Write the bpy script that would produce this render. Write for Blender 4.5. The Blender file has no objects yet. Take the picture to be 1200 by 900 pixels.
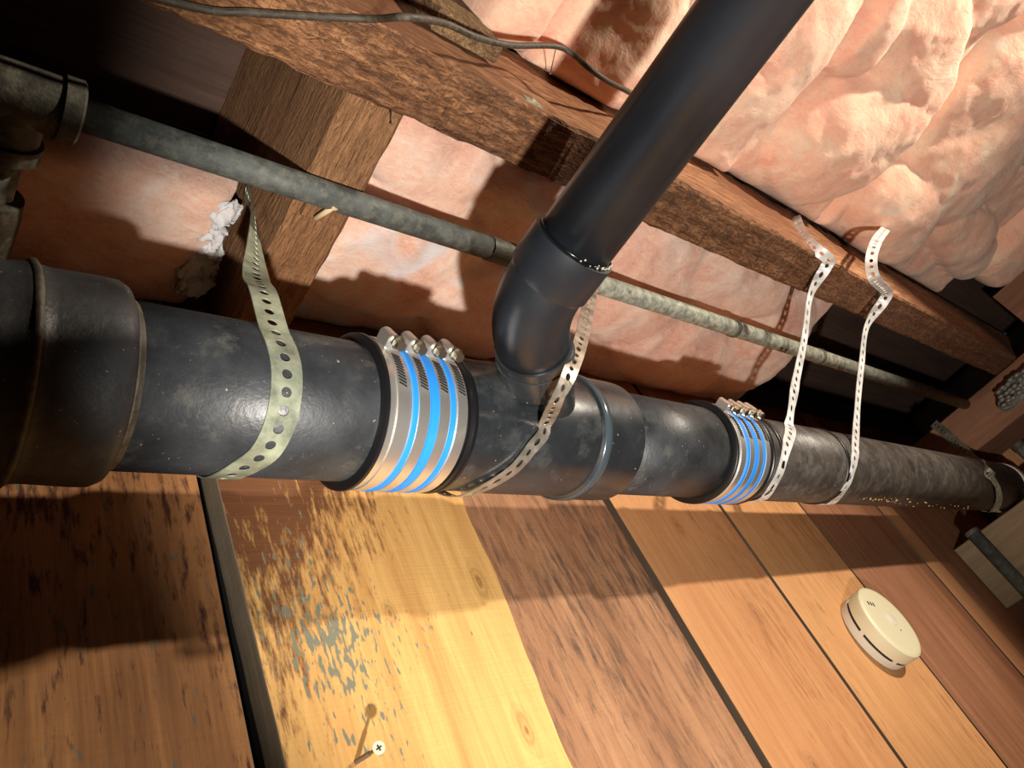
import bpy, bmesh, math, random
from mathutils import Vector, Matrix, noise
random.seed(7)
ZO = 1.15            # camera height above the crawlspace floor; geometry below is written relative to the camera height
S = bpy.context.scene
C = S.collection
# ---------------------------------------------------------------- camera
cam = bpy.data.cameras.new('camera'); cam.sensor_width = 36; cam.sensor_fit = 'HORIZONTAL'
cam.lens = 872.53 / 1200 * 36; cam.clip_start = .01
co = bpy.data.objects.new('camera', cam); C.objects.link(co)
R_ = Vector((0.73738486, -0.54131439, -0.40403255)); D_ = Vector((0.12771202, 0.69908665, -0.70353926)); F_ = Vector((0.66328969, 0.46717939, 0.58462826))
m = Matrix((R_, -D_, -F_)).transposed().to_4x4(); m.translation = Vector((0, 0, ZO)); co.matrix_world = m
S.camera = co
# ---------------------------------------------------------------- world, lights, exposure
w = bpy.data.worlds.new('world'); S.world = w; w.use_nodes = True
w.node_tree.nodes['Background'].inputs[0].default_value = (.55, .65, .8, 1); w.node_tree.nodes['Background'].inputs[1].default_value = .045
S.view_settings.view_transform = 'Standard'; S.view_settings.look = 'None'; S.view_settings.gamma = 1; S.view_settings.use_curve_mapping = False
S.view_settings.exposure = 0

def spot(name, loc, target, power, col, size, ang=160, blend=.6):
    l = bpy.data.lights.new(name, 'SPOT'); l.energy = power; l.color = col; l.shadow_soft_size = size
    l.spot_size = math.radians(ang); l.spot_blend = blend
    o = bpy.data.objects.new(name, l); C.objects.link(o); o.location = Vector(loc) + Vector((0, 0, ZO))
    d = Vector(target) - Vector(loc); o.rotation_euler = d.to_track_quat('-Z', 'Y').to_euler(); return o
spot('work_light_low', (-.05, -.03, -.33), (.86, .24, .58), 74, (1, .94, .85), .012, 70, .45)
spot('work_light_high', (1.5, -1.1, .60), (.72, .50, .12), 112, (1, .88, .72), .03, 80, .6)

# ---------------------------------------------------------------- materials
def mat(name):
    m = bpy.data.materials.new(name); m.use_nodes = True
    nt = m.node_tree; b = nt.nodes['Principled BSDF']; return m, nt, b
def N(nt, t, **kw):
    n = nt.nodes.new(t)
    for k, v in kw.items():
        if k.startswith('i_'):
            key = k[2:]; key = int(key) if key.isdigit() else key.replace('_', ' ')
            n.inputs[key].default_value = v
        else: setattr(n, k, v)
    return n
def L(nt, a, b): nt.links.new(a, b)
def coords(nt, scale, off=(0, 0, 0)):
    t = N(nt, 'ShaderNodeTexCoord'); mp = N(nt, 'ShaderNodeMapping'); mp.inputs['Scale'].default_value = scale; mp.inputs['Location'].default_value = off
    L(nt, t.outputs['Object'], mp.inputs['Vector']); return mp.outputs[0]
def tex(nt, vec, scale, detail=4, rough=.55, dist=0):
    n = N(nt, 'ShaderNodeTexNoise'); n.inputs['Scale'].default_value = scale; n.inputs['Detail'].default_value = detail
    n.inputs['Roughness'].default_value = rough; n.inputs['Distortion'].default_value = dist
    L(nt, vec, n.inputs['Vector']); return n.outputs[0]
def ramp(nt, fac, stops):
    r = N(nt, 'ShaderNodeValToRGB'); e = r.color_ramp.elements
    while len(e) < len(stops): e.new(.5)
    for i, (p, c) in enumerate(stops):
        e[i].position = p; e[i].color = (*c, 1) if len(c) == 3 else c
    L(nt, fac, r.inputs[0]); return r.outputs[0]
def mix(nt, fac, a, b, mode='MIX'):
    n = N(nt, 'ShaderNodeMix', data_type='RGBA', blend_type=mode)
    if isinstance(fac, (int, float)): n.inputs[0].default_value = fac
    else: L(nt, fac, n.inputs[0])
    for s, v in ((6, a), (7, b)):
        if isinstance(v, tuple): n.inputs[s].default_value = (*v, 1)
        else: L(nt, v, n.inputs[s])
    return n.outputs[2]
def math_(nt, op, a, b=None, c=None):
    n = N(nt, 'ShaderNodeMath', operation=op)
    for i, v in enumerate((a, b, c)):
        if v is None: continue
        if isinstance(v, (int, float)): n.inputs[i].default_value = v
        else: L(nt, v, n.inputs[i])
    return n.outputs[0]
def bw(a, b): return [(a, (0, 0, 0)), (b, (1, 1, 1))]
def bump(nt, b, h, strength, dist, prev=None):
    n = N(nt, 'ShaderNodeBump'); n.inputs['Strength'].default_value = strength; n.inputs['Distance'].default_value = dist
    L(nt, h, n.inputs['Height'])
    if prev: L(nt, prev, n.inputs['Normal'])
    L(nt, n.outputs[0], b.inputs['Normal']); return n.outputs[0]

def wood(name, dark, light, axis='z', seed=0., stain=None, st=(.52, .66), flecks=None, fl=(.60, .66), bumpy=.3, saw=.15, rough=.75, knots=(), extra=None, fine=1., cav=0., warp=.6):
    m, nt, b = mat(name)
    def sc(lo, hi): return {'z': (hi, hi, lo), 'x': (lo, hi, hi), 'y': (hi, lo, hi)}[axis]
    o = (seed * 3.1, seed * 1.7, seed * 2.3)
    g1 = tex(nt, coords(nt, sc(3, 55 * fine), o), 1, 6, .65, warp)       # growth bands
    g2 = tex(nt, coords(nt, sc(14, 260 * fine), o), 1, 4, .6)          # fibres
    low = tex(nt, coords(nt, sc(2.5, 7), o), 1, 3, .5)
    f = math_(nt, 'ADD', math_(nt, 'MULTIPLY', g1, .5), math_(nt, 'ADD', math_(nt, 'MULTIPLY', g2, .25), math_(nt, 'MULTIPLY', low, .35)))
    mid = tuple((a + c) / 2 for a, c in zip(dark, light))
    col = ramp(nt, f, [(.40, dark), (.54, mid), (.68, light)])
    if stain:
        s1 = tex(nt, coords(nt, sc(26, 130), o), 1, 6, .68)
        s2 = tex(nt, coords(nt, sc(1.8, 5), (o[0] + 4, o[1], o[2])), 1, 2, .5)
        sv = math_(nt, 'ADD', math_(nt, 'MULTIPLY', s1, .55), math_(nt, 'MULTIPLY', s2, .45))
        if extra: sv = extra(nt, sv)
        col = mix(nt, ramp(nt, sv, bw(*st)), col, stain)
    if cav:      # rough sawing: shade of the torn fibre pits painted into the colour
        cv = tex(nt, coords(nt, {'z': (170, 170, 50), 'x': (65, 190, 190), 'y': (210, 35, 210)}[axis], o), 1, 3, .6, 1.2)
        col = mix(nt, ramp(nt, cv, bw(.40, .58)), mix(nt, cav, col, tuple(v * .45 for v in dark)), col)
    if saw:      # colour of the saw ripples, strongest on fresh wood
        sc_ = {'z': (10, 10, 300), 'x': (240, 10, 10), 'y': (10, 300, 10)}[axis]
        col = mix(nt, ramp(nt, tex(nt, coords(nt, sc_, o), 1, 3, .6), [(.38, (0, 0, 0)), (.62, (.09, .09, .09))]), col, tuple(v * 1.0 for v in dark))
    if knots:
        tcn = N(nt, 'ShaderNodeTexCoord'); wob = N(nt, 'ShaderNodeTexNoise'); wob.inputs['Scale'].default_value = 30; L(nt, tcn.outputs['Object'], wob.inputs['Vector'])
        for (kx, kz, kr) in knots:
            sx = N(nt, 'ShaderNodeSeparateXYZ'); L(nt, tcn.outputs['Object'], sx.inputs[0])
            dx = math_(nt, 'MULTIPLY', math_(nt, 'SUBTRACT', sx.outputs[0], kx), 1.5 / kr); dz = math_(nt, 'MULTIPLY', math_(nt, 'SUBTRACT', sx.outputs[2], kz), .75 / kr)
            dd = math_(nt, 'SQRT', math_(nt, 'ADD', math_(nt, 'MULTIPLY', dx, dx), math_(nt, 'MULTIPLY', dz, dz)))
            dd = math_(nt, 'ADD', dd, math_(nt, 'MULTIPLY', math_(nt, 'SUBTRACT', wob.outputs[0], .5), 1.1))
            rings = math_(nt, 'ADD', math_(nt, 'MULTIPLY', math_(nt, 'SINE', math_(nt, 'MULTIPLY', dd, 17)), .5), .5)
            near = ramp(nt, dd, [(.0, (1, 1, 1)), (.45, (.5, .5, .5)), (1., (0, 0, 0))])
            fac = math_(nt, 'MULTIPLY', near, math_(nt, 'ADD', math_(nt, 'MULTIPLY', rings, .6), .4))
            col = mix(nt, fac, col, tuple(v * .62 for v in dark))
    if flecks:
        q = tex(nt, coords(nt, sc(70, 230), o), 1, 2, .5)
        r = tex(nt, coords(nt, (6, 6, 6), o), 1, 2, .5)
        q2 = math_(nt, 'ADD', math_(nt, 'MULTIPLY', q, .7), math_(nt, 'MULTIPLY', r, .3))
        if callable(flecks[1]): q2 = flecks[1](nt, q2)
        col = mix(nt, ramp(nt, q2, bw(*fl)), col, flecks[0])
    L(nt, col, b.inputs['Base Color']); b.inputs['Roughness'].default_value = rough
    b.inputs['Specular IOR Level'].default_value = .3
    p = bump(nt, b, g1, bumpy, .004 if not cav else .008)
    if cav: p = bump(nt, b, cv, .9, .006, p); p = bump(nt, b, g2, bumpy * .7, .0015, p)
    if saw:   # saw marks across the grain
        def sw(lo, hi): return {'z': (8, 8, 420), 'x': (320, 8, 8), 'y': (8, 420, 8)}[axis]
        p = bump(nt, b, tex(nt, coords(nt, sw(0, 0), o), 1, 2, .5), saw, .002, p)
    return m

def plain(name, col, rough=.5, metal=0, noise_s=None, dust=None, dust_t=(.55, .75), bumps=.1, bscale=200, spec=.5, speck=None):
    m, nt, b = mat(name)
    c = coords(nt, (1, 1, 1))
    if noise_s:
        n = tex(nt, c, noise_s, 5, .6)
        colr = ramp(nt, n, [(.3, tuple(v * .6 for v in col)), (.7, tuple(min(1, v * 1.4) for v in col))])
        if dust:
            colr = mix(nt, ramp(nt, tex(nt, coords(nt, (1, 1, 1), (3, 2, 1)), noise_s * 1.5, 8, .7), bw(*dust_t)), colr, dust)
        if speck:
            colr = mix(nt, ramp(nt, tex(nt, coords(nt, (1, 1, 1), (7, 2, 5)), 330, 2, .5), bw(.73, .77)), colr, speck)
        L(nt, colr, b.inputs['Base Color'])
        rr = ramp(nt, n, [(.3, (rough * .8,) * 3), (.7, (min(1, rough * 1.25),) * 3)]); L(nt, rr, b.inputs['Roughness'])
    else:
        b.inputs['Base Color'].default_value = (*col, 1); b.inputs['Roughness'].default_value = rough
    b.inputs['Metallic'].default_value = metal; b.inputs['Specular IOR Level'].default_value = spec
    if bumps: bump(nt, b, tex(nt, c, bscale, 4, .6), bumps, .001)
    return m

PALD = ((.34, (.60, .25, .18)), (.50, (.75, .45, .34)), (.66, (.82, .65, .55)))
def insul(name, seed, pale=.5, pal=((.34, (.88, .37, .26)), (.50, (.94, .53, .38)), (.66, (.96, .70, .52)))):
    m, nt, b = mat(name)
    o = (seed * 2.1, seed, seed * .7)
    a = tex(nt, coords(nt, (1, 1, 1), o), 9, 5, .6, 1.2); c = tex(nt, coords(nt, (1, 2.2, 1), o), 45, 6, .7, 1.5)
    f = math_(nt, 'ADD', math_(nt, 'MULTIPLY', a, .65), math_(nt, 'MULTIPLY', c, .35))
    col = ramp(nt, f, pal)
    fib = tex(nt, coords(nt, (1, 1.8, 1), o), 130, 5, .75, 2.5)
    col = mix(nt, ramp(nt, fib, [(.35, (0, 0, 0)), (.7, (.35, .35, .35))]), col, tuple(min(1, v * 1.25) for v in pal[2][1]))
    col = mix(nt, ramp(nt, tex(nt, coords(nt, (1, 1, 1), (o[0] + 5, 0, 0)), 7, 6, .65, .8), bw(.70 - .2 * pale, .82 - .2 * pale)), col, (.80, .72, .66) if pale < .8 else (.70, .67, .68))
    L(nt, col, b.inputs['Base Color']); b.inputs['Roughness'].default_value = .95; b.inputs['Specular IOR Level'].default_value = .05
    b.inputs['Sheen Weight'].default_value = .15
    p = bump(nt, b, a, .35, .02); p = bump(nt, b, c, .4, .006, p); bump(nt, b, fib, .35, .002, p)
    b.inputs['Subsurface Weight'].default_value = .35; b.inputs['Subsurface Radius'].default_value = (.03, .014, .009); b.inputs['Subsurface Scale'].default_value = .6
    return m

def p2_stain(nt, v):   # dark stain strong in the upper left of this one board
    t = N(nt, 'ShaderNodeTexCoord'); s = N(nt, 'ShaderNodeSeparateXYZ'); L(nt, t.outputs['Object'], s.inputs[0])
    g = math_(nt, 'MULTIPLY', math_(nt, 'SUBTRACT', .43, s.outputs[0]), .75)
    h = math_(nt, 'MULTIPLY', math_(nt, 'SUBTRACT', s.outputs[2], .34), .62)
    return math_(nt, 'ADD', v, math_(nt, 'ADD', g, h))
def p2_flecks(nt, v):
    t = N(nt, 'ShaderNodeTexCoord'); s = N(nt, 'ShaderNodeSeparateXYZ'); L(nt, t.outputs['Object'], s.inputs[0])
    g = math_(nt, 'MULTIPLY', math_(nt, 'ABSOLUTE', math_(nt, 'SUBTRACT', s.outputs[0], .335)), -.9)
    h = math_(nt, 'MULTIPLY', math_(nt, 'ABSOLUTE', math_(nt, 'SUBTRACT', s.outputs[2], .29)), -.5)
    return math_(nt, 'ADD', v, math_(nt, 'ADD', g, math_(nt, 'ADD', h, .06)))
W_P = [
 wood('plank_dark_red_wood', (.12, .045, .02), (.34, .15, .055), 'z', 1, stain=(.075, .028, .018), st=(.465, .53), bumpy=.25),
 wood('plank_dark_red_wood_b', (.20, .08, .032), (.50, .24, .09), 'z', 2, stain=(.085, .03, .02), st=(.465, .53), flecks=((.16, .15, .12), None), fl=(.64, .70), bumpy=.25),
 wood('plank_yellow_pine', (.52, .25, .075), (.80, .49, .17), 'z', 3, stain=(.16, .062, .026), st=(.57, .66), extra=p2_stain, flecks=((.20, .20, .14), p2_flecks), fl=(.555, .60), knots=((.520, .325, .022), (.50, .17, .02), (.40, .30, .014)), bumpy=.22),
 wood('plank_brown_fir', (.25, .11, .055), (.48, .25, .13), 'z', 4, stain=(.13, .075, .05), st=(.50, .62), bumpy=.6, fine=.6, knots=((.70, .28, .02),), warp=1.4),
 wood('plank_orange_fir', (.50, .22, .09), (.68, .35, .15), 'z', 5, stain=(.33, .14, .055), st=(.52, .64), knots=((.94, .40, .022), (.99, .25, .03), (.90, .05, .02)), bumpy=.2, saw=.08, warp=1.2),
 wood('plank_orange_fir_b', (.50, .23, .09), (.68, .36, .15), 'z', 6, stain=(.36, .16, .06), st=(.52, .64), knots=((1.22, .40, .018), (1.18, .24, .012)), bumpy=.2, saw=.08, warp=1.2),
 wood('plank_red_brown', (.19, .075, .038), (.38, .17, .085), 'z', 7, bumpy=.25),
 wood('plank_red_brown_b', (.20, .075, .035), (.38, .165, .08), 'z', 8, bumpy=.25),
 wood('plank_orange_brown', (.38, .16, .07), (.58, .29, .13), 'z', 9, bumpy=.25),
 wood('plank_red_brown_c', (.20, .08, .04), (.38, .17, .08), 'z', 10, bumpy=.25)]
W_edge2 = wood('dark_plank_edge', (.045, .03, .018), (.10, .065, .04), 'z', 21, bumpy=.3)
W_edge = wood('grey_sawn_edge', (.17, .13, .09), (.33, .26, .18), 'z', 11, bumpy=.3)
W_beam = wood('rough_sawn_beam', (.13, .05, .02), (.50, .24, .11), 'x', 12, stain=(.06, .025, .013), st=(.48, .66), bumpy=.9, saw=.6, rough=.85, fine=.8, cav=.7)
W_bside = wood('beam_side_lit_wood', (.30, .13, .06), (.62, .34, .17), 'x', 22, bumpy=.5, saw=.4, rough=.85, stain=(.20, .08, .035), st=(.38, .54))  # lighter colour paints this side as brighter lit than the underside
W_beam2 = wood('rough_sawn_beam_b', (.16, .06, .03), (.40, .19, .09), 'x', 13, bumpy=.8, saw=.5, rough=.85, cav=.6)
W_joist = wood('joist_wood', (.15, .065, .03), (.37, .19, .085), 'y', 14, bumpy=.8, saw=.5, rough=.85, cav=.35, fine=.8)
W_girder = wood('girder_wood', (.16, .07, .04), (.36, .17, .095), 'y', 15, bumpy=.3, saw=.2)
W_block = wood('block_wood', (.14, .075, .035), (.40, .25, .12), 'z', 16, bumpy=1., saw=.3, rough=.9, fine=.7, cav=.6)
W_grey = wood('grey_brown_wood', (.15, .10, .055), (.26, .185, .105), 'y', 17, bumpy=.3)
W_floor = wood('subfloor_wood', (.06, .035, .027), (.13, .075, .055), 'x', 18, bumpy=.3)
M_pipe = plain('old_black_pipe', (.034, .037, .042), .46, 0, 22, (.13, .125, .105), (.54, .80), .35, 260, .5, (.4, .38, .33))
M_pipe_r = plain('old_brown_black_pipe', (.055, .045, .038), .48, 0, 30, (.16, .14, .12), (.48, .78), .5, 120, .5, (.42, .40, .34))
M_ridge = plain('tan_ridge', (.075, .065, .05), .6, 0, 60, (.20, .165, .115), (.46, .7), .4, 250)
M_hub = plain('cast_hub', (.042, .043, .046), .5, 0, 16, (.11, .10, .085), (.52, .78), .5, 200, .5, (.35, .35, .33))
M_abs = plain('black_abs', (.010, .012, .016), .36, 0, 8, (.05, .055, .06), (.60, .85), .05, 120, .55)
M_wye = plain('black_abs_fitting', (.022, .025, .029), .27, 0, 14, (.10, .11, .11), (.52, .85), .08, 200, 1.0, (.35, .34, .28))
M_rim = plain('abs_rim_reflection_tint', (.05, .07, .085), .2, 0, None, bumps=0)  # blue-grey tint paints a reflection into the rim colour
M_seam = plain('glue_line', (.004, .004, .004), .2, bumps=0)
M_rubber = plain('black_rubber', (.008, .008, .009), .35, bumps=.05)
M_steel = plain('brushed_stainless', (.84, .81, .76), .36, .88, None, bumps=0)
M_zinc = plain('zinc_screw', (.66, .64, .54), .32, 1, None, bumps=.1)
M_dark = plain('dark_slot', (.01, .01, .01), .7, bumps=0)
M_blue = plain('blue_band', (.02, .27, .85), .5, bumps=0)
M_strapg = plain('green_grey_galvanised', (.30, .33, .24), .45, .35, 60, (.42, .42, .33), (.5, .8), .1)
M_strapd = plain('dull_galvanised', (.42, .38, .32), .38, .7, 60, (.45, .42, .36), (.5, .8), .1)
M_strapw = plain('bright_galvanised', (.86, .84, .80), .45, .15, 40, (.6, .6, .55), (.55, .8), .05)
M_strapo = plain('old_galvanised', (.36, .34, .25), .5, .4, 60, (.2, .17, .12), (.5, .8), .1)
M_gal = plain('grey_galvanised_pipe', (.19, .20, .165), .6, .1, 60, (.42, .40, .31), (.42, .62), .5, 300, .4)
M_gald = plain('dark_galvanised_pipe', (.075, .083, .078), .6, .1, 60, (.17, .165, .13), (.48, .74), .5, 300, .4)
M_galf = plain('dark_iron_fitting', (.075, .07, .052), .6, .1, 45, (.2, .18, .13), (.5, .7), .5, 300)
M_alarm = plain('yellowed_plastic', (.68, .62, .42), .5, bumps=.02)
M_alarm2 = plain('pale_plastic', (.66, .61, .50), .5, bumps=.02)
M_cable = plain('grey_cable', (.05, .038, .026), .6, 0, 90, (.12, .10, .07), (.5, .7), .2)
M_white = plain('white_sleeve', (.75, .72, .66), .4)
M_rust = plain('rusty_nail', (.22, .15, .09), .6, .4)
M_peg = plain('tan_peg', (.55, .42, .25), .7)
M_wire = plain('twisted_grey_wire', (.20, .20, .17), .5, .3)
M_dirt = plain('dirt', (.16, .11, .07), .95, 0, 5, (.22, .17, .12), (.4, .7), .8, 30)
M_conc = plain('concrete', (.20, .18, .16), .9, 0, 4, (.26, .24, .22), (.4, .7), .5, 60)

# ---------------------------------------------------------------- helpers
def obj(name, bm, material, parent=None, smooth=False, origin=None, mods=None):
    me = bpy.data.meshes.new(name)
    if parent is None:
        og = Vector(origin) if origin is not None else Vector((0, 0, 0))
        bmesh.ops.translate(bm, verts=bm.verts, vec=-og)
    else:
        bmesh.ops.translate(bm, verts=bm.verts, vec=-Vector(parent['_o']))
    bmesh.ops.recalc_face_normals(bm, faces=bm.faces)
    if smooth:
        for f in bm.faces: f.smooth = True
    bm.to_mesh(me); bm.free()
    if isinstance(material, list):
        for q in material: me.materials.append(q)
    else: me.materials.append(material)
    o = bpy.data.objects.new(name, me); C.objects.link(o)
    if parent is None: o.location = og + Vector((0, 0, ZO)); o['_o'] = tuple(og)
    else: o.parent = parent; o['_o'] = tuple(parent['_o'])
    if smooth == 'auto':
        try: me.set_sharp_from_angle(angle=math.radians(35))
        except Exception: pass
    return o
def thing(name, label, cat, loc, group=None):
    o = bpy.data.objects.new(name, None); C.objects.link(o); o.location = Vector(loc) + Vector((0, 0, ZO)); o['_o'] = tuple(loc)
    o.empty_display_size = .05
    o['label'] = label; o['category'] = cat
    if group: o['group'] = group
    return o
def tag(o, label, cat, group=None):
    o['label'] = label; o['category'] = cat
    if group: o['group'] = group
    return o
def struct(name, loc):
    o = bpy.data.objects.new(name, None); C.objects.link(o); o.location = Vector(loc) + Vector((0, 0, ZO)); o['_o'] = tuple(loc); o['kind'] = 'structure'; return o
def dup(root, off, label):
    r = root.copy(); C.objects.link(r); r.location = root.location + Vector(off); r['label'] = label
    for ch in list(root.children):
        c = ch.copy(); C.objects.link(c); c.parent = r
        for g in ch.children:
            d = g.copy(); C.objects.link(d); d.parent = c
    return r
def add_box(bm, a, b, seg=(1, 1, 1), jit=0):
    r = bmesh.ops.create_cube(bm, size=1); vs = r['verts']
    bmesh.ops.scale(bm, vec=Vector(b) - Vector(a), verts=vs); bmesh.ops.translate(bm, vec=(Vector(a) + Vector(b)) / 2, verts=vs)
    return vs
def rough_box(a, b, axis=0, n=40, jit=.0015, bev=.002, seed=0, side=None):
    """a sawn timber: cross-section loop swept along axis with uneven arrises"""
    bm = bmesh.new(); u, v = [i for i in range(3) if i != axis]
    c = min(bev, (b[u] - a[u]) / 4, (b[v] - a[v]) / 4)
    sec = [(a[u] + c, a[v]), (b[u] - c, a[v]), (b[u], a[v] + c), (b[u], b[v] - c), (b[u] - c, b[v]), (a[u] + c, b[v]), (a[u], b[v] - c), (a[u], a[v] + c)]
    rings = []
    for i in range(n + 1):
        t = a[axis] + (b[axis] - a[axis]) * i / n; ring = []
        for k, (p, q) in enumerate(sec):
            co_ = [0, 0, 0]; co_[axis] = t
            nz = noise.noise_vector(Vector((t * 45 + seed, (k // 1) * 7.3 + seed, 2.1)))
            nz2 = noise.noise_vector(Vector((t * 4 + seed, (k // 2) * 3.3, 5.1)))
            co_[u] = p + nz.x * jit + nz2.x * jit * .8; co_[v] = q + nz.y * jit + nz2.y * jit * .8
            ring.append(bm.verts.new(co_))
        rings.append(ring)
    for i in range(n):
        for k in range(8):
            f = bm.faces.new((rings[i][k], rings[i][(k + 1) % 8], rings[i + 1][(k + 1) % 8], rings[i + 1][k]))
            if k == side: f.material_index = 1
    bm.faces.new(rings[0]); bm.faces.new(rings[-1][::-1])
    return bm
def lathe(profile, center, axis='x', seg=64, bm=None, cap=True):
    """profile: (t, r) along axis; center: the two other coordinates"""
    bm = bm or bmesh.new(); rings = []
    for t, r in profile:
        ring = []
        for k in range(seg):
            a = 2 * math.pi * k / seg; p, q = r * math.cos(a), r * math.sin(a)
            if axis == 'x': v = (t, center[0] + p, center[1] + q)
            elif axis == 'y': v = (center[0] + p, t, center[1] + q)
            else: v = (center[0] + p, center[1] + q, t)
            ring.append(bm.verts.new(v))
        rings.append(ring)
    for i in range(len(rings) - 1):
        for k in range(seg): bm.faces.new((rings[i][k], rings[i][(k + 1) % seg], rings[i + 1][(k + 1) % seg], rings[i + 1][k]))
    if cap: bm.faces.new(rings[0]); bm.faces.new(rings[-1][::-1])
    return bm
def catmull(P, n=8):
    P = [Vector(p) for p in P]; P = [P[0] * 2 - P[1]] + P + [P[-1] * 2 - P[-2]]; out = []
    for i in range(1, len(P) - 2):
        p0, p1, p2, p3 = P[i - 1:i + 3]
        for k in range(n):
            t = k / n
            out.append(.5 * ((2 * p1) + (p2 - p0) * t + (2 * p0 - 5 * p1 + 4 * p2 - p3) * t * t + (3 * p1 - p0 - 3 * p2 + p3) * t ** 3))
    out.append(P[-2]); return out
def tube(pts, rad, seg=12, bm=None, cap=True):
    bm = bm or bmesh.new(); pts = [Vector(p) for p in pts]; n = len(pts); rings = []; up = None
    for i, p in enumerate(pts):
        t = (pts[min(i + 1, n - 1)] - pts[max(i - 1, 0)]).normalized()
        if up is None:
            up = t.orthogonal().normalized()
        up = (up - t * up.dot(t)).normalized(); s = t.cross(up)
        r = rad[i] if isinstance(rad, (list, tuple)) else rad
        rings.append([bm.verts.new(p + (up * math.cos(2 * math.pi * k / seg) + s * math.sin(2 * math.pi * k / seg)) * r) for k in range(seg)])
    for i in range(n - 1):
        for k in range(seg): bm.faces.new((rings[i][k], rings[i][(k + 1) % seg], rings[i + 1][(k + 1) % seg], rings[i + 1][k]))
    if cap: bm.faces.new(rings[0]); bm.faces.new(rings[-1][::-1])
    return bm

# camera ray helper, used once to read real positions off known planes
def ray(px, py): return (R_ * (px - 600) + D_ * (py - 450) + F_ * 872.53).normalized()
def on(px, py, axis, val): d = ray(px, py); return d * (val / d[axis])

# ================================================================ SETTING
# plank wall
YW = .53
wall = struct('wall_back', (0, YW, 0))
def plank(left, right, z0, z1, dy, mat_, edge_mat=None, t=.03, n=26, jit=.0008, seed=0, jl=None):
    """left/right: lists of (z, x) giving the two long edges"""
    def ev(L_, z):
        L_ = sorted(L_)
        if z <= L_[0][0]: return L_[0][1]
        for (za, xa), (zb, xb) in zip(L_, L_[1:]):
            if z <= zb: return xa + (xb - xa) * (z - za) / (zb - za)
        return L_[-1][1]
    bm = bmesh.new(); R = []; c = .0007
    for i in range(n + 1):
        z = z0 + (z1 - z0) * i / n
        xa = ev(left, z) + noise.noise(Vector((z * 30, seed, 1))) * (jit if jl is None else jl); xb = ev(right, z) + noise.noise(Vector((z * 30, seed, 9))) * jit
        y = YW + dy
        R.append([bm.verts.new(v) for v in ((xa, y + t, z), (xa, y + c, z), (xa + c, y, z), (xb - c, y, z), (xb, y + c, z), (xb, y + t, z))])
    for i in range(n):
        for k in range(6):
            f = bm.faces.new((R[i][k], R[i][(k + 1) % 6], R[i + 1][(k + 1) % 6], R[i + 1][k]))
            if k in (0, 1, 3, 4): f.material_index = 1
    bm.faces.new(R[0]); bm.faces.new(R[-1][::-1])
    return obj('plank', bm, [mat_, edge_mat or W_edge2], wall)
ZB = -ZO + .01
w3r = [(z_, x_) for (z_, x_) in [(.60, .556), (.46, .553), (.40, .547), (.33, .549), (.24, .541), (.16, .535), (0, .532), (ZB, .53)]]
def E(x0, x1=None): return [(ZB, x1 if x1 is not None else x0), (.6, x0)]
plank(E(-.62), E(-.325), ZB, .745, 0, W_P[0], seed=1)
plank(E(-.315), E(-.04), ZB, .745, 0, W_P[1], seed=2)
plank(E(-.03), E(.250, .2495), ZB, .745, .004, W_P[1], W_edge, seed=3, t=.026)
plank([(ZB, .272), (.18, .270), (.45, .266), (.6, .265)], w3r, ZB, .745, 0, W_P[2], W_edge, seed=4, n=160, jit=.0022, jl=.0006)
plank([(z_, x_ - .006) for z_, x_ in w3r], E(.8085), ZB, .745, .0035, W_P[3], seed=5, jit=.001, t=.0265)
plank(E(.819), E(1.092), ZB, .745, 0, W_P[4], seed=6)
plank(E(1.1025), E(1.3835), ZB, .745, .001, W_P[5], seed=7)
plank(E(1.3865), E(1.640), ZB, .745, 0, W_P[6], seed=8)
plank(E(1.643), E(1.745), ZB, .745, .001, W_P[7], seed=9)
plank(E(1.748), E(1.83), ZB, .745, -.001, W_P[8], seed=10)
plank(E(1.833), E(2.09), ZB, .745, .001, W_P[9], seed=11)
plank(E(2.095), E(2.37), ZB, .745, 0, W_P[6], seed=12)
plank(E(2.375), E(2.64), ZB, .745, .001, W_P[7], seed=13)
bm = bmesh.new(); add_box(bm, (-1.6, YW + .045, -ZO), (2.9, YW + .12, .98)); o = obj('backing_board', bm, M_dark, wall)
fl = bmesh.new(); add_box(fl, (-1.6, -2.4, -ZO - .05), (2.9, YW + .12, -ZO)); o = obj('floor', fl, M_dirt); o['kind'] = 'structure'
ceil = struct('ceiling', (0, 0, .92))
y = -2.4; k = 0
while y < YW + .04:
    bm = bmesh.new(); add_box(bm, (-1.6, y, .92), (2.9, min(y + .139, YW + .045), .945)); obj('subfloor_board', bm, W_floor, ceil); y += .142; k += 1
for nm, a, b in (('wall_left', (-1.68, -2.4, -ZO), (-1.6, YW + .12, .92)), ('wall_right', (2.9, -2.4, -ZO), (2.98, YW + .12, .92)), ('wall_front', (-1.6, -2.48, -ZO), (2.9, -2.4, .92))):
    bm = bmesh.new(); add_box(bm, a, b); o = obj(nm, bm, M_conc); o['kind'] = 'structure'

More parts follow.
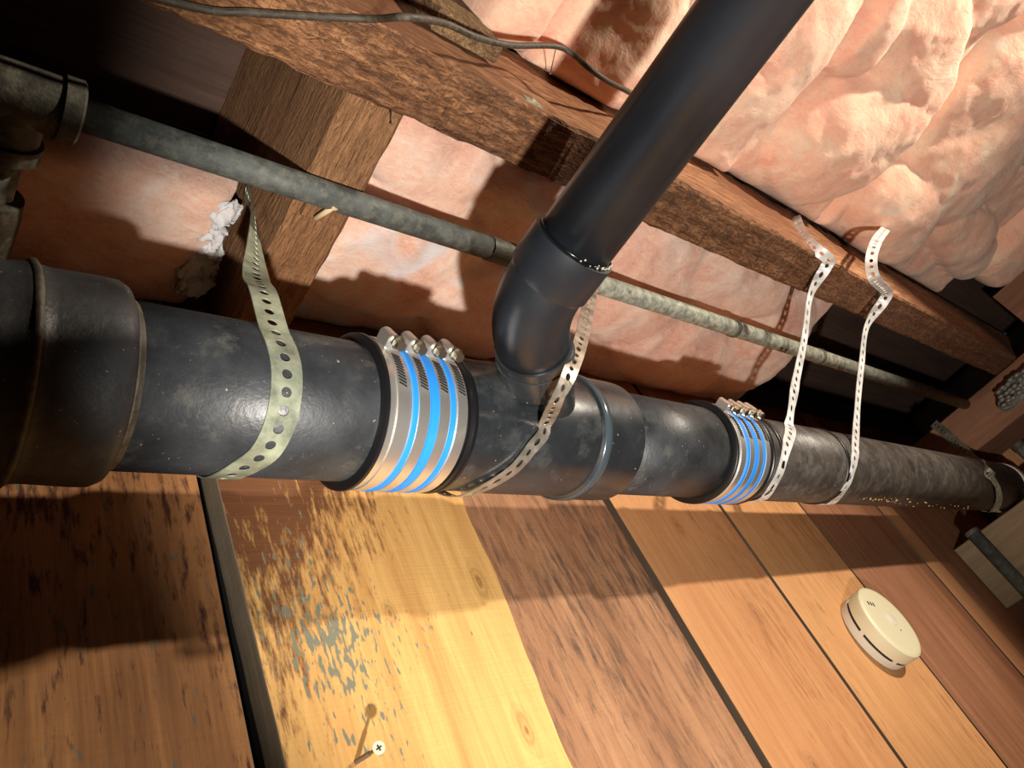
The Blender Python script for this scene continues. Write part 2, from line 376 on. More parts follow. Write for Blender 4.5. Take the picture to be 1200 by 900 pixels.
# ================================================================ TIMBERS
def timber(name, a, b, axis, mat_, label, cat, n=60, jit=.0018, bev=.003, seed=0, group=None, side=None):
    bm = rough_box(a, b, axis, n, jit, bev, seed, side)
    return tag(obj(name, bm, mat_, origin=((a[0] + b[0]) / 2, (a[1] + b[1]) / 2, a[2])), label, cat, group)
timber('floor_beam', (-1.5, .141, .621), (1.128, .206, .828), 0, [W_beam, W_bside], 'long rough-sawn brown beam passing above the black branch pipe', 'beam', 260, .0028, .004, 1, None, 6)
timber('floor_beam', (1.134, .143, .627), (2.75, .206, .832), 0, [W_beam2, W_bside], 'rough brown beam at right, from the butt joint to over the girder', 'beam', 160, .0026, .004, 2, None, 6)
timber('rim_board', (-1.5, .156, .834), (2.75, .20, .919), 0, W_beam2, 'dark board lying on top of the long beam', 'board', 60, .001, .002, 3)
timber('floor_joist', (.300, .208, .632), (.361, .528, .919), 1, W_joist, 'rough joist above the grey pipe, beside the leftmost strap', 'joist', 60, .0016, .003, 4)
timber('girder', (2.155, -.9, .513), (2.36, .528, .6225), 1, W_girder, 'heavy brown girder crossing at the far right end', 'girder', 60, .001, .003, 5)
timber('wood_block', (.372, .118, .690), (.455, .139, .919), 2, W_block, 'short weathered wood block standing on the beam side at top', 'block', 24, .0022, .002, 6)
timber('support_board', (1.974, .18, .172), (2.02, .527, .329), 1, W_grey, 'grey-brown board under the far end of the big pipe', 'board', 20, .0006, .002, 7)
timber('wood_post', (2.45, .34, -ZO + .001), (2.55, .50, .60), 2, W_P[8], 'orange-brown wood post seen between girder and big pipe at right edge', 'post', 10, .001, .002, 8)
timber('header_board', (2.157, -.9, .6245), (2.20, .069, .78), 1, W_girder, 'brown board standing on the girder, right of the insulation', 'board', 30, .001, .002, 10)
timber('wood_shim', (.309, .318, .6235), (.352, .336, .6315), 0, W_joist, 'thin wood shim under the joist against the grey pipe', 'shim', 6, .0006, .001, 9)

# ================================================================ INSULATION
def batt(label, x0, x1, y0, y1, zb, ztop, lobes, mat_, seed, step=.0055, rough=.010, edge=.022):
    nx = max(8, int((x1 - x0) / step)); ny = max(8, int((y1 - y0) / step)); bm = bmesh.new(); G = []
    for i in range(nx + 1):
        row = []
        for j in range(ny + 1):
            x = x0 + (x1 - x0) * i / nx; y = y0 + (y1 - y0) * j / ny
            wv = noise.noise_vector(Vector((x * 7 + seed, y * 7, seed))) * .018
            xx, yy = x + wv.x, y + wv.y; h = 0
            for (lx, ly, rx, ry, rot, hh) in lobes:
                dx, dy = xx - lx, yy - ly; c, s = math.cos(rot), math.sin(rot)
                q = 1 - ((dx * c + dy * s) / rx) ** 2 - ((-dx * s + dy * c) / ry) ** 2
                if q > 0: h = max(h, hh * .85 * q ** .42)
            f = noise.fractal(Vector((x * 6.5 + seed * 3, y * 6.5, seed)), 1.0, 2.1, 3) * rough * 1.1
            f += noise.fractal(Vector((x * 30 + seed, y * 38, seed)), .9, 2.0, 4) * rough * .22
            f += (.5 - abs(noise.noise(Vector((x * 4.5 + seed, y * 5.5, 3 + seed))))) ** 2 * rough * 2.5
            e = min(x - x0, x1 - x, y - y0, (y1 - y) if y1 < .5 else 9); er = 0
            ew = edge * (1 + .5 * noise.noise(Vector((x * 12, y * 12, seed + 5))))
            if e < ew: er = (1 - math.sqrt(max(0, 1 - (1 - e / ew) ** 2))) * .035
            row.append(bm.verts.new((x, y, zb - h - f + er)))
        G.append(row)
    for i in range(nx):
        for j in range(ny): bm.faces.new((G[i][j], G[i + 1][j], G[i + 1][j + 1], G[i][j + 1]))
    # sides up to the boards
    loop = [G[i][0] for i in range(nx + 1)] + [G[nx][j] for j in range(1, ny + 1)] + [G[i][ny] for i in range(nx - 1, -1, -1)] + [G[0][j] for j in range(ny - 1, 0, -1)]
    top = [bm.verts.new((v.co.x, v.co.y, ztop)) for v in loop]; n = len(loop)
    for k in range(n): bm.faces.new((loop[k], loop[(k + 1) % n], top[(k + 1) % n], top[k]))
    bm.faces.new(top)
    return tag(obj('insulation_batt', bm, mat_, smooth=True, origin=((x0 + x1) / 2, (y0 + y1) / 2, zb)), label, 'insulation')
def lob(px, py, z, rx, ry, rot, h): p = on(px, py, 2, z); return (p.x, p.y, rx, ry, rot, h)
I1, I2, I3, I4 = insul('pink_fibre', 1), insul('pink_fibre_b', 2.3), insul('pink_fibre_c', 3.7, .2), insul('pink_fibre_pale', 5.1, .9, PALD)
ZT = .918
batt('pink insulation batt right of the wood block, under the loose cable', .462, .552, -.9, .138, .80, ZT, [(.51, .05, .09, .10, 0, .05), (.50, -.12, .09, .14, 0, .04)], I1, 1)
batt('bulging pink insulation batt around and left of the overhead black pipe', .556, .975, -.95, .138, .80, ZT,
     [lob(720, 40, .75, .14, .13, .3, .05), lob(900, 90, .75, .16, .20, .5, .065), lob(870, 190, .75, .12, .06, 0, .04), (.80, -.40, .2, .25, 0, .05)], I3, 2)
batt('pink insulation batt with a curved fold, above the first white strap', .98, 1.318, -.95, .138, .80, ZT,
     [lob(1030, 20, .75, .10, .09, .6, .06), lob(1020, 180, .74, .16, .12, -.5, .065), lob(1105, 70, .74, .17, .09, .5, .06), lob(950, 215, .75, .10, .05, .2, .035), (1.15, -.4, .2, .2, 0, .05)], I2, 3)
batt('wide pink insulation batt at upper right over the girder end', 1.322, 1.96, -.95, .138, .80, ZT,
     [lob(1070, 270, .74, .17, .10, .3, .065), lob(1150, 210, .74, .18, .14, -.3, .06), lob(1150, 300, .75, .24, .07, .1, .05), lob(1195, 130, .75, .17, .17, .7, .05), (1.6, -.4, .3, .25, 0, .05)], I1, 4)
batt('small orange-pink insulation batt at the right frame edge beside the header board', 1.964, 2.15, -.95, .060, .80, ZT,
     [(2.06, -.02, .11, .09, 0, .05), (2.05, -.2, .11, .14, 0, .05)], I2, 9)
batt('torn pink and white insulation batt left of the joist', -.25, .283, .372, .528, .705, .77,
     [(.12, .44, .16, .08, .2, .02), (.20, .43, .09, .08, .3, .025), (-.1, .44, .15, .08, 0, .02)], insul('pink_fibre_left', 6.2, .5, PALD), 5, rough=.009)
B_left = bpy.data.objects['insulation_batt.005']
fb = bmesh.new()
for (px_, py_, rx_, ry_) in ((240, 285, .020, .030), (232, 310, .022, .028), (226, 330, .020, .018), (262, 252, .016, .022)):
    c_ = on(px_, py_, 2, .698)
    bmesh.ops.create_icosphere(fb, subdivisions=5, radius=1, matrix=Matrix.Translation(c_) @ Matrix.Diagonal((rx_ * .9, ry_ * .9, .008, 1)))
for v in fb.verts:
    v.co += noise.noise_vector(v.co * 60) * .010 + noise.noise_vector(v.co * 170) * .005 + noise.noise_vector(v.co * 420) * .002
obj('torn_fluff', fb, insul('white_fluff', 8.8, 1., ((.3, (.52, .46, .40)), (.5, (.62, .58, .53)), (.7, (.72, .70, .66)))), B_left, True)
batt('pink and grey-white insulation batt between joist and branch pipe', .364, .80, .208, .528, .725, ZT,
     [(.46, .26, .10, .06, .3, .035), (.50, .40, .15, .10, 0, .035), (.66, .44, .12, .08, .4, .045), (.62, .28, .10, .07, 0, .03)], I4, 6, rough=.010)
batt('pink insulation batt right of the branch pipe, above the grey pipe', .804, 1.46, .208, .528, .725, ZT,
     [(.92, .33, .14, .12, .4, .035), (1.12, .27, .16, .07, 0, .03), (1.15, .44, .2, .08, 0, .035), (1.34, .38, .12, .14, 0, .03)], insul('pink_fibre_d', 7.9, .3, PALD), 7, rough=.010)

# ================================================================ MAIN DRAIN PIPE
CY, CZ = .3675, .389
def oncyl(pxs, r):
    out = []
    for px, py in pxs:
        d = ray(px, py); A = d.y ** 2 + d.z ** 2; B = -2 * (d.y * CY + d.z * CZ); D = B * B - 4 * A * (CY ** 2 + CZ ** 2 - r * r)
        out.append(d * ((-B - math.sqrt(max(0, D))) / (2 * A)))
    return out
t = thing('drain_pipe', 'thick old black drain pipe with a bell hub, left of the near coupling', 'pipe', (.2, CY, CZ))
obj('pipe_run', lathe([(.125, .0565), (.30, .0565), (.338, .0565)], (CY, CZ), 'x', 96), M_pipe, t, True)
obj('bell_hub', lathe([(-.25, .0655), (.060, .0655), (.070, .0670), (.0745, .0700), (.079, .067), (.085, .0665), (.112, .0675), (.121, .0672), (.1265, .0645), (.128, .0595), (.130, .0570)], (CY, CZ), 'x', 96), M_hub, t, True)
obj('hub_ridge', lathe([(.0720, .0685), (.0737, .0702), (.0753, .0702), (.0770, .0685)], (CY, CZ), 'x', 96, cap=False), M_ridge, t, True)
obj('hub_lip', lathe([(.1280, .0600), (.1284, .0606), (.1300, .0585), (.1330, .0566)], (CY, CZ), 'x', 96, cap=False), M_ridge, t, True)
t = thing('pipe_stub', 'short old black pipe between the wye fitting and the far coupling', 'pipe', (.70, CY, CZ))
obj('pipe_run', lathe([(.60, .0565), (.82, .0565)], (CY, CZ), 'x', 96), M_pipe, t, True)
t = thing('drain_pipe', 'long rough brown-black pipe running away right of the far coupling', 'pipe', (1.4, CY, CZ))
obj('pipe_run', lathe([(.826, .0563), (1.2, .0562), (2.018, .0560)], (CY, CZ), 'x', 96), M_pipe_r, t, True)
for x in (.903, 1.098):
    obj('pipe_ring', lathe([(x - .004, .0560), (x - .003, .0583), (x + .003, .0583), (x + .004, .0560)], (CY, CZ), 'x', 96), M_rubber, t, True)
fk = bmesh.new()
for k in range(46):
    u = random.random(); px_ = 1012 + 140 * u if k > 12 else 1038 + 20 * u
    for q in oncyl([(px_, 584 + (px_ - 1012) * .085 + random.gauss(0, 1.6))], .0563):
        bmesh.ops.create_icosphere(fk, subdivisions=1, radius=random.uniform(.0008, .0026), matrix=Matrix.Translation(q) @ Matrix.Diagonal((1.4, .8, .5, 1)))
o = obj('rust_flakes', fk, plain('ochre_flake', (.80, .50, .20), .5, bumps=0), t, True); o['kind'] = 'stuff'
t = thing('pipe_sleeve', 'white collar at the far right end of the big pipe', 'pipe', (2.0, CY, CZ))
obj('collar', lathe([(2.0185, .0560), (2.020, .0575), (2.06, .0575), (2.062, .05), (2.14, .05)], (CY, CZ), 'x', 64), M_white, t, True)

# ---- wye fitting
wye = thing('wye_fitting', 'shiny black plastic wye fitting joining the branch to the big pipe', 'pipe fitting', (.5, CY, CZ))
obj('body', lathe([(.381, .056), (.383, .0600), (.43, .0602), (.437, .0612), (.545, .0612), (.547, .0640), (.600, .0640), (.6085, .0636), (.6095, .057)], (CY, CZ), 'x', 96), M_wye, wye, 'auto')
obj('rim', lathe([(.5465, .0640), (.5475, .0655), (.5555, .0655), (.5565, .0640)], (CY, CZ), 'x', 96, cap=False), M_rim, wye, True, )
PX, PZ, YP, BR = .394, .384, .228, .0302      # branch pipe line, elbow corner, pipe radius
XB = PX + (CY - YP)
def ax(s_): return Vector((PX + s_ * .7071, YP + s_ * .7071, PZ + .005 * s_ / .197))
obj('branch_socket', tube([ax(v) for v in (.165, .150, .105, .098, .090, .0885, .0590, .0585, .0583)], [.029, .030, .0305, .0312, .0330, .0346, .0346, .0338, .031], 64), M_wye, wye, 'auto')
el = thing('pipe_elbow', 'black plastic elbow turning from the wye to the overhead pipe', 'pipe fitting', (PX, YP, PZ))
RB = .085; tl = RB * math.tan(math.radians(22.5))
cc = Vector((PX + RB, YP - tl, PZ)); path = [ax(.060)]; rr = [.0315]
for k in range(0, 15):
    a = math.radians(135 + 45 * k / 14); path.append(Vector((cc.x + RB * math.cos(a), cc.y + RB * math.sin(a), PZ + .001 * (1 - k / 14)))); rr.append(.0322)
path.append((PX, YP - tl - .012, PZ)); rr.append(.0322)
obj('bend', tube(path, rr, 48), M_abs, el, True)
obj('hub', lathe([(.1625, .031), (.1630, .0345), (.1960, .0346), (.2000, .032)], (PX, PZ), 'y', 64), M_abs, el, 'auto')
obj('hub', tube([ax(v) for v in (.0582, .0578, .0480, .0475)], [.0315, .0336, .0338, .0322], 64), M_wye, el, 'auto')
br = thing('branch_pipe', 'long smooth black pipe crossing under the beam toward the upper right', 'pipe', (PX, 0, PZ))
obj('pipe_run', lathe([(-1.9, BR), (.1620, BR)], (PX, PZ), 'y', 96), M_abs, br, True)
obj('glue_line', lathe([(.1606, BR - .0001), (.1607, .0316), (.1620, .0316), (.1622, BR - .0001)], (PX, PZ), 'y', 64, cap=False), M_seam, br, True)
# glue beads glinting at the joint
gb = bmesh.new()
for k in range(60):
    a = math.radians(random.gauss(-40, 32)); rr_ = .0322; s = random.uniform(.0004, .0011)
    bmesh.ops.create_icosphere(gb, subdivisions=1, radius=s, matrix=Matrix.Translation((PX + rr_ * math.cos(a), .1608 + random.uniform(-.002, .001), PZ + rr_ * math.sin(a))))
o = obj('glue_beads', gb, plain('glue_drop', (.35, .33, .27), .2, bumps=0), br, True); o['kind'] = 'stuff'

# ---- couplings
def ringx(xa, xb, r0, r1, seg=96): return lathe([(xa, r0), (xa + .0004, r1), (xb - .0004, r1), (xb, r0)], (CY, CZ), 'x', seg, cap=False)
cp = thing('shielded_coupling', 'large near stainless coupling with three blue bands, left of the wye', 'pipe coupling', (.344, CY, CZ), 'blue-banded pipe couplings')
X0 = .298
obj('rubber_sleeve', lathe([(X0, .0570), (X0 + .0005, .0625), (X0 + .0015, .0640), (X0 + .0040, .0642), (X0 + .0050, .0605), (X0 + .082, .0605), (X0 + .0825, .0628), (X0 + .0850, .0634), (X0 + .0865, .0618), (X0 + .0875, .0634), (X0 + .0905, .0630), (X0 + .0920, .0605), (X0 + .0925, .057)], (CY, CZ), 'x', 96), M_rubber, cp, 'auto')
obj('shield', ringx(X0 + .0055, X0 + .080, .0604, .0620), M_steel, cp, 'auto')
for xa, xb in ((.0255, .0305), (.0420, .0505), (.0620, .0670)):
    obj('blue_band', ringx(X0 + xa, X0 + xb, .0618, .0634), M_blue, cp, 'auto')
for xc in (.0165, .0365, .0560, .0740):
    x = X0 + xc; wb = .0052
    b_ = obj('clamp_band', ringx(x - wb, x + wb, .0618, .0630), M_steel, cp, 'auto')
    def pol(th, r, xx=x): a = math.radians(th); return Vector((xx, CY + r * math.cos(a), CZ + r * math.sin(a)))
    sl = bmesh.new()
    for k in range(11):
        th = 178 + k * 2.5; p = pol(th, .0632); a = math.radians(th)
        mtx = Matrix.Translation(p) @ Matrix.Rotation(a, 4, 'X') @ Matrix.Rotation(math.radians(14), 4, 'Y') @ Matrix.Diagonal((.0074, .0009, .0009, 1))
        bmesh.ops.create_cube(sl, size=1, matrix=Matrix.Translation(p) @ Matrix.Rotation(a, 4, 'X') @ Matrix.Rotation(math.radians(-24), 4, Vector((0, 1, 0))) @ Matrix.Diagonal((.0072, .0008, .0011, 1)))
    obj('worm_slots', sl, M_dark, b_)
    # housing: an arched box, and the hex screw whose axis is tangential
    th0 = 163; a = math.radians(th0); nrm = Vector((0, math.cos(a), math.sin(a))); tan = Vector((0, -math.sin(a), math.cos(a)))
    c0 = pol(th0, .0700); hb = bmesh.new()
    seg = 14; ringsH = []
    for s_ in (-.0085, .0075):
        ringsH.append([])
        for k in range(seg + 1):
            ph = math.pi * k / seg
            ringsH[-1].append(hb.verts.new(c0 + tan * s_ + Vector((1, 0, 0)) * (.0056 * math.cos(ph)) + nrm * (.0045 * math.sin(ph))))
        ringsH[-1] += [hb.verts.new(c0 + tan * s_ + Vector((-.0062, 0, 0)) - nrm * .0080), hb.verts.new(c0 + tan * s_ + Vector((.0062, 0, 0)) - nrm * .0080)]
    nn = len(ringsH[0])
    for k in range(nn): hb.faces.new((ringsH[0][k], ringsH[0][(k + 1) % nn], ringsH[1][(k + 1) % nn], ringsH[1][k]))
    hb.faces.new(ringsH[0]); hb.faces.new(ringsH[1][::-1])
    obj('screw_housing', hb, M_steel, b_, 'auto')
    sc = bmesh.new(); d0 = c0 - tan * .0 + nrm * .0004
    # screw points down/forward: direction of decreasing height = +tan at th>90 points to -z side
    dirn = tan if tan.z < 0 else -tan
    bmesh.ops.create_cone(sc, segments=16, radius1=.0034, radius2=.0034, depth=.026, cap_ends=True, matrix=Matrix.Translation(d0 + dirn * .003) @ dirn.to_track_quat('Z', 'Y').to_matrix().to_4x4())
    bmesh.ops.create_cone(sc, segments=20, radius1=.0056, radius2=.0056, depth=.0018, cap_ends=True, matrix=Matrix.Translation(d0 + dirn * .0135) @ dirn.to_track_quat('Z', 'Y').to_matrix().to_4x4())
    bmesh.ops.create_cone(sc, segments=6, radius1=.0048, radius2=.0044, depth=.0062, cap_ends=True, matrix=Matrix.Translation(d0 + dirn * .0172) @ dirn.to_track_quat('Z', 'Y').to_matrix().to_4x4())
    obj('hex_screw', sc, M_zinc, b_, 'auto')
cp2 = dup(cp, (.484, 0, 0), 'small far stainless coupling with three blue bands, beside the first white strap')

# ================================================================ STRAPS (perforated, real holes)
def strap(label, P, side, width, mat_, cell, hole, hole2=None, group=None, n=14, rmin=.0574, thick=.0009):
    """P points, side: one vector per point (across direction)"""
    P = [Vector(p) for p in P]
    sv = []
    for i, q in enumerate(side):
        if isinstance(q, str):
            tg = (P[min(i + 1, len(P) - 1)] - P[max(i - 1, 0)]).normalized(); q = Vector(P[i]).cross(tg).normalized()
            if q.x < 0: q = -q
        sv.append(q)
    side = sv
    pts = catmull(P, n); sd = catmull(side, n); d = [0]
    for a, b in zip(pts, pts[1:]): d.append(d[-1] + (b - a).length)
    T = d[-1]; nc = int(T / cell); bm = bmesh.new()
    def at(s, v):
        s = max(0, min(T - 1e-6, s)); i = 0
        lo, hi = 0, len(d) - 1
        while hi - lo > 1:
            mdd = (lo + hi) // 2
            if d[mdd] <= s: lo = mdd
            else: hi = mdd
        f = (s - d[lo]) / max(1e-9, d[hi] - d[lo]); p = pts[lo].lerp(pts[hi], f); q = sd[lo].lerp(sd[hi], f)
        tg = (pts[hi] - pts[lo]).normalized(); q = (q - tg * q.dot(tg)).normalized(); p = p + q * v
        dy, dz = p.y - CY, p.z - CZ; rr_ = math.hypot(dy, dz)
        if rr_ < rmin: p = Vector((p.x, CY + dy * rmin / rr_, CZ + dz * rmin / rr_))
        return p
    w2 = width / 2
    for c in range(nc):
        s0 = c * cell; sm = s0 + cell / 2
        hx, hy = hole if (c % 2 == 0 or not hole2) else hole2
        outer = [(0, -w2), (.25, -w2), (.5, -w2), (.75, -w2), (1, -w2), (1, -w2 * .5), (1, 0), (1, w2 * .5), (1, w2), (.75, w2), (.5, w2), (.25, w2), (0, w2), (0, w2 * .5), (0, 0), (0, -w2 * .5)]
        ov = [bm.verts.new(at(s0 + u * cell, v)) for u, v in outer]; iv = []
        for u, v in outer:
            a = math.atan2(v / w2, (u - .5) * 2)
            iv.append(bm.verts.new(at(sm + hx * math.cos(a), hy * math.sin(a))))
        k2 = len(outer)
        for k in range(k2): bm.faces.new((ov[k], ov[(k + 1) % k2], iv[(k + 1) % k2], iv[k]))
    bmesh.ops.remove_doubles(bm, verts=bm.verts, dist=.00005)
    o = obj('pipe_strap', bm, mat_, origin=P[0]); tag(o, label, 'strap', group)
    md = o.modifiers.new('thickness', 'SOLIDIFY'); md.thickness = thick; md.offset = 0
    return o
def pc(x, th, r=.0576): a = math.radians(th); return Vector((x, CY + r * math.cos(a), CZ + r * math.sin(a)))
def cont(a_, r):
    th = math.degrees(math.atan2(a_[-1].z - CZ, a_[-1].y - CY)) % 360; dx = a_[-1].x - a_[-2].x
    return arc(a_[-1].x + dx * .6, a_[-1].x + dx * 1.2, th + 14, 395, 6, r)
# around-the-pipe arc: from front top (th ~175) down under to the wall side, up the back
def arc(xa, xb, th0, th1, n, r=.0578): return [pc(xa + (xb - xa) * k / n, th0 + (th1 - th0) * k / n, r) for k in range(n + 1)]
ex = Vector((1, 0, 0))
a_ = oncyl([(321, 385), (330, 405), (336, 432), (335, 465), (327, 500), (311, 530), (288, 547)], .0580)
a_ += cont(a_, .0580)
strap('wide green-grey perforated strap around the big pipe at left', [(.294, .383, .735), (.280, .366, .655), (.258, .352, .568), (.238, .336, .50), (.226, .316, .455)] + a_,
      [Vector((.2, .9, .2)), Vector((.5, .8, .2)), Vector((.8, .5, 0)), ex, ex] + [ex] * 14, .0225, M_strapg, .0128, (.0036, .0038))
a_ = [None] + oncyl([(638, 500), (622, 526), (603, 549), (578, 566)], .0648)
a_ += cont(a_, .0648)
strap('narrow dull metal strap hanging behind the elbow, over the wye', [Vector((.603, .213, .6195)), on(699, 312, 1, .262), on(692, 345, 1, .258), on(685, 382, 1, .254), on(677, 412, 1, .2525), on(664, 445, 1, .258), on(651, 472, 1, .276)] + a_[1:],
      [ex] * 18, 0.0140, M_strapd, .0125, (.0034, .0022), (.0044, .0024), rmin=.0650)
a_ = [None] + oncyl([(925, 497), (922, 522), (915, 551), (906, 569), (897, 582)], .0580)
a_ += cont(a_, .0580)
strap('bright white perforated strap on the beam joint, second strap from the right-hand pair, nearer the far coupling', [on(932, 254, 1, .1385), on(938, 270, 1, .1375), on(953, 289, 1, .1372), on(971, 304, 1, .1375), on(968, 313, 1, .150), on(950, 345, 1, .193), on(943, 395, 1, .240), on(934, 440, 1, .276), on(929, 468, 1, .292)] + a_[1:],
      ['cam'] * 5 + [ex] * 16, .0175, M_strapw, .0165, (.0050, .0028), (.0038, .0028), group='white straps on the right').__setitem__('label', 'bright white perforated strap nearest the far coupling, nailed at the beam joint')
a_ = [None] + oncyl([(1002, 523), (1000, 545), (995, 564), (987, 577), (977, 588)], .0578)
a_ += cont(a_, .0578)
strap('s', [on(1038, 268, 1, .070), on(1027, 283, 1, .083), on(1021, 305, 1, .105), on(1025, 327, 1, .121), on(1039, 342, 1, .1345), on(1036, 352, 1, .150), on(1016, 382, 1, .196), on(1010, 425, 1, .237), on(1006, 462, 1, .2685), on(1004, 492, 1, .2925)] + a_[1:],
      ['cam'] * 6 + [ex] * 16, .0175, M_strapw, .0165, (.0050, .0028), (.0038, .0028), group='white straps on the right')['label'] = 'bright white perforated strap with a free curled tail in front of the insulation'
a_ = [None] + oncyl([(1153, 551), (1164, 562), (1170, 576), (1170, 588), (1165, 598)], .0574)
a_ += cont(a_, .0574)
strap('s', [on(1094, 496, 0, 2.151), on(1110, 509, 0, 2.10), on(1127, 525, 0, 2.04), on(1142, 540, 0, 1.98)] + a_[1:], ['cam'] * 5 + [ex] * 11, .022, M_strapo, .019, (.0042, .0038))['label'] = 'old dull perforated strap from girder to the far end of the big pipe'

# ================================================================ SMALL GREY PIPE
GY, GZ, GR = .303, .6170, .0133
g = thing('water_pipe', 'thin grey galvanised pipe running parallel above the big drain pipe', 'pipe', (1, GY, GZ))
obj('pipe_run', lathe([(.108, GR), (.56, GR)], (GY, GZ), 'x', 32), M_gald, g, True)  # darker than the right run: its dimmer light is put into the colour
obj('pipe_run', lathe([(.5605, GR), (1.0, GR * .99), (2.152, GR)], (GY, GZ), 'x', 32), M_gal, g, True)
obj('pipe_joint', lathe([(.5225, GR), (.523, GR + .0012), (.60, GR + .0012), (.6005, GR)], (GY, GZ), 'x', 32, cap=False), M_galf, g, 'auto')
for x in (1.035, 1.33): obj('pipe_ring', lathe([(x, GR), (x + .001, GR + .0014), (x + .010, GR + .0014), (x + .011, GR)], (GY, GZ), 'x', 32, cap=False), M_galf, g, 'auto')
tf = thing('pipe_tee', 'dark iron tee fitting at the left end of the grey pipe', 'pipe fitting', (.06, GY, GZ))
obj('body', lathe([(-.02, .0225), (.035, .0228), (.037, .0245), (.044, .0245), (.046, .0228), (.094, .0228), (.095, .0258), (.107, .0258), (.1085, .023), (.1088, .014)][0:1] + [(.094, .0228), (.0945, .0255), (.1065, .0258), (.1085, .0235), (.1088, .0135)], (GY, GZ), 'x', 40), M_galf, tf, 'auto')
obj('branch_socket', lathe([(GY, .0215), (.338, .0215), (.339, .0248), (.352, .0248), (.354, .0225), (.3545, .014)], (.068, GZ), 'y', 40), M_galf, tf, 'auto')
nip = thing('pipe_nipple', 'short grey pipe stub from the tee toward the wall at left', 'pipe', (.068, .38, GZ))
obj('pipe_run', lathe([(.3547, .0145), (.527, .0145)], (.068, GZ), 'y', 32), M_gal, nip, True)
obj('collar', lathe([(.392, .0145), (.393, .0225), (.408, .0235), (.45, .0225), (.452, .0145)], (.068, GZ), 'y', 40), M_galf, nip, 'auto')
# vertical grey pipe by the far board
v_ = thing('riser_pipe', 'grey pipe rising beside the board at the lower right edge', 'pipe', (1.93, .455, 0))
obj('pipe_run', lathe([(-ZO, .015), (.325, .015)], (1.945, .462), 'z', 28), M_gald, v_, True)
obj('pipe_cap', lathe([(.3252, .013), (.3255, .0162), (.335, .0162), (.3355, .013)], (1.945, .462), 'z', 28), M_galf, v_, 'auto')
v2 = thing('conduit', 'dark grey conduit standing under the girder at the right edge', 'conduit', (2.38, .318, 0))
obj('conduit_run', lathe([(-ZO, .016), (.56, .016)], (2.385, .318), 'z', 24), M_gal, v2, True)
obj('collar', lathe([(.50, .016), (.501, .0195), (.53, .0195), (.531, .016)], (2.385, .318), 'z', 24, cap=False), M_galf, v2, 'auto')


# ================================================================ CABLE, NAILS, TAB, BUNDLE
cb = catmull([(-.4, .30, .612), (-.1, .235, .612), on(190, 0, 2, .612), on(300, 15, 2, .611), on(430, 22, 2, .611), on(475, 20, 1, .112), on(520, 27, 1, .111), on(560, 44, 1, .112), on(600, 53, 1, .108), on(650, 54, 1, .095), on(672, 64, 1, .092), on(690, 80, 1, .092), on(712, 95, 1, .094), on(737, 108, 1, .098), on(770, 128, 1, .11)], 8)
tag(obj('cable', tube(cb, .0031, 10), M_cable, smooth=True, origin=(.3, .14, .62)), 'grey cable stapled loosely along the beam, ending behind the black branch pipe', 'cable')
def nail(p0, p1, r, hr, label, mat_=M_rust, name='nail', cat='nail'):
    p0, p1 = Vector(p0), Vector(p1); d = (p1 - p0).normalized(); t_ = thing(name, label, cat, p0)
    obj('shank', tube([p0, p1], r, 10), mat_, t_, True)
    obj('head', tube([p1 - d * r * .4, p1 + d * r * .5], hr, 16), mat_, t_, 'auto'); return t_
nail((.344, .207, .6315), on(460, 146, 2, .612), .0008, .0016, 'thin bent nail sticking out between beam and joist')
nail(on(651, 58, 1, .092), on(645, 86, 1, .125), .0006, .0012, 'thin nail hanging under the loose cable')
t_ = nail(on(372, 252, 2, .6145) + Vector((0, .004, 0)), on(392, 242, 2, .607), .0028, .0042, 'small tan-headed peg beside the grey pipe on the joist', M_peg, 'wood_peg', 'peg')
bm = bmesh.new(); p = on(623, 122, 1, .139)
add_box(bm, (p.x - .012, .1355, p.z - .0055), (p.x + .010, .1372, p.z + .0055)); bmesh.ops.create_cone(bm, segments=12, radius1=.003, radius2=.003, depth=.003, cap_ends=True, matrix=Matrix.Translation((p.x, .1352, p.z)) @ Matrix.Rotation(math.pi / 2, 4, 'X'))
tag(obj('metal_tab', bm, M_strapo, origin=p), 'small metal tab nailed on the beam edge left of the branch pipe', 'bracket')
bun = thing('wire_bundle', 'knotted bundle of grey wires on the girder at the right edge', 'wire', (2.1, .2, .6))
ctr = on(1183, 462, 0, 2.10)
for k in range(26):
    q = []
    a0 = random.uniform(0, 6.28); rx, ry, rz = random.uniform(.012, .028), random.uniform(.03, .05), random.uniform(.012, .028)
    for s_ in range(9):
        a = a0 + s_ * .75; q.append(ctr + Vector((rx * math.cos(a) * .5 + random.uniform(-.004, .004), ry * math.cos(a + .5) - .01, rz * math.sin(a) + random.uniform(-.004, .004))))
    obj('wire', tube(catmull(q, 4), .0022, 6), M_wire, bun, True)
kb = bmesh.new()
for iy in range(7):
    for iz in range(4):
        bmesh.ops.create_icosphere(kb, subdivisions=2, radius=.0062, matrix=Matrix.Translation(ctr + Vector((-.014 + random.uniform(-.004, .004), .025 - .014 * iy - .004 * iz + random.uniform(-.003, .003), -.016 + .011 * iz + random.uniform(-.003, .003)))) @ Matrix.Diagonal((1, 1.3, .9, 1)))
o = obj('beaded_wrap', kb, M_wire, bun, True); o['kind'] = 'stuff'

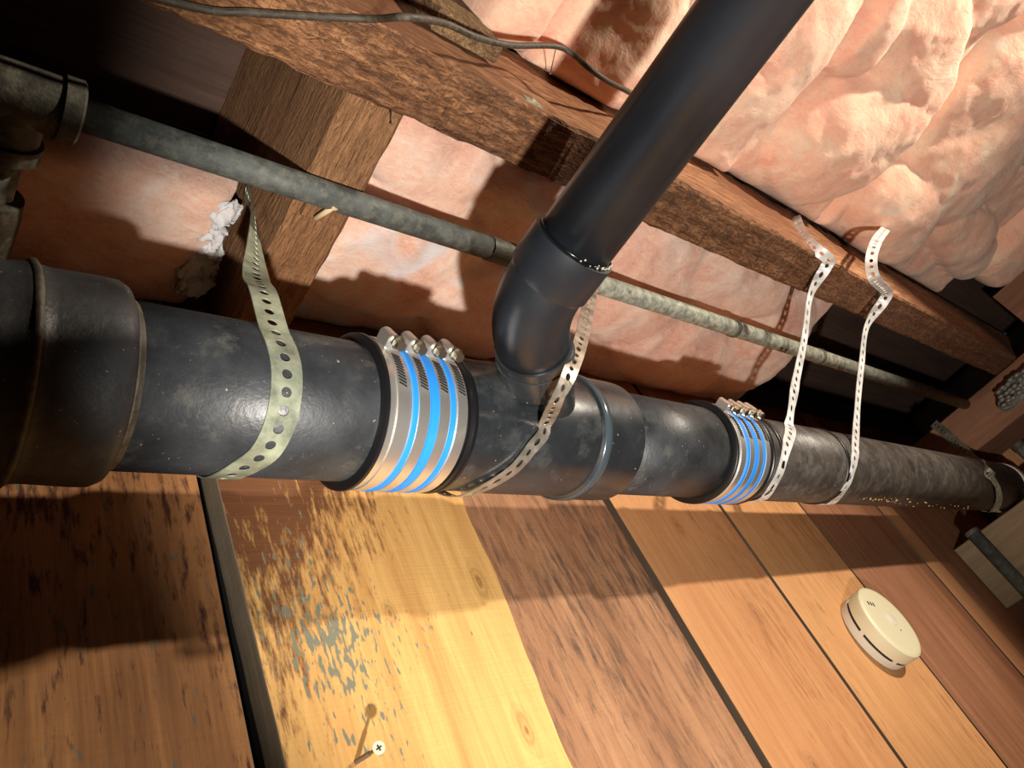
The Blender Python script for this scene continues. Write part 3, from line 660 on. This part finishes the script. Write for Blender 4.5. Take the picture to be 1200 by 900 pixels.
# screw in the yellow plank
s0 = on(417, 893, 1, .5305); s1 = on(443, 877, 1, .484)
sd = (s1 - s0).normalized(); sw = thing('wood_screw', 'pale screw sticking out of the yellow plank near the bottom', 'screw', s0)
th_ = []; pts_ = []; n_ = 60
for k in range(n_ + 1):
    u = k / n_; pts_.append(s0.lerp(s1, u)); th_.append(.0013 + (.0007 if (k % 4 < 2 and u < .65) else 0))
obj('shank', tube(pts_, th_, 12), M_rust, sw)
hd = bmesh.new(); Q = sd.to_track_quat('Z', 'Y').to_matrix().to_4x4()
bmesh.ops.create_cone(hd, segments=24, radius1=.0018, radius2=.0048, depth=.0035, cap_ends=True, matrix=Matrix.Translation(s1) @ Q)
h_ = obj('head', hd, plain('brassy_zinc', (.78, .76, .60), .35, .5, bumps=0), sw)
cr = bmesh.new()
for ang in (20, 110):
    bmesh.ops.create_cube(cr, size=1, matrix=Matrix.Translation(s1 + sd * .0018) @ Q @ Matrix.Rotation(math.radians(ang), 4, 'Z') @ Matrix.Diagonal((.0045, .0011, .0006, 1)))
obj('cross_recess', cr, M_dark, h_)

# ================================================================ SMOKE ALARM
AX, AZ, AR = 1.276, .184, .0635
al = thing('smoke_alarm', 'round yellowed smoke alarm on the orange plank at right', 'smoke alarm', (AX, YW, AZ))
def disc(prof): return lathe([(YW - a * .88, r) for a, r in prof], (AX, AZ), 'y', 96)
obj('base_plate', disc([(.0, AR * .97), (.0149, AR * .985), (.0150, AR * .960)]), M_alarm2, al, 'auto')
obj('sensing_gap', disc([(.0148, AR * .968), (.0198, AR * .968)]), M_dark, al, 'auto')
for k in range(0, 30, 5):
    a = 2 * math.pi * k / 30; rb_ = bmesh.new()
    c_ = Vector((AX + AR * .968 * math.cos(a), YW - .0152, AZ + AR * .968 * math.sin(a)))
    bmesh.ops.create_cube(rb_, size=1, matrix=Matrix.Translation(c_) @ Matrix.Rotation(-a, 4, 'Y') @ Matrix.Diagonal((.003, .0046, AR * .12, 1)))
    obj('rib', rb_, M_alarm2, al)
obj('cover', disc([(.0196, AR * .960), (.0197, AR * .985), (.038, AR * .99), (.0425, AR * .975), (.0450, AR * .935), (.0458, AR * .85), (.0462, AR * .3), (.0462, 0.0005)]), M_alarm, al, 'auto')
obj('test_button', lathe([(YW - .0405, .0125), (YW - .0418, .0122), (YW - .0423, .0110), (YW - .0423, .0005)], (AX + .006, AZ + .003), 'y', 40), M_alarm2, al, 'auto')
vb = bmesh.new()
for k in range(3): bmesh.ops.create_cube(vb, size=1, matrix=Matrix.Translation((AX - .030 + k * .0068, YW - .0408, AZ + .034 - k * .002)) @ Matrix.Rotation(math.radians(12), 4, 'Y') @ Matrix.Diagonal((.0020, .001, .0065, 1)))
obj('vent_slots', vb, M_dark, al)
lb = bmesh.new(); bmesh.ops.create_cone(lb, segments=12, radius1=.0013, radius2=.0013, depth=.001, cap_ends=True, matrix=Matrix.Translation((AX + .008, YW - .0407, AZ - .018)) @ Matrix.Rotation(math.pi / 2, 4, 'X'))
obj('indicator', lb, M_dark, al)
for o in bpy.data.objects:
    if '_o' in o: del o['_o']
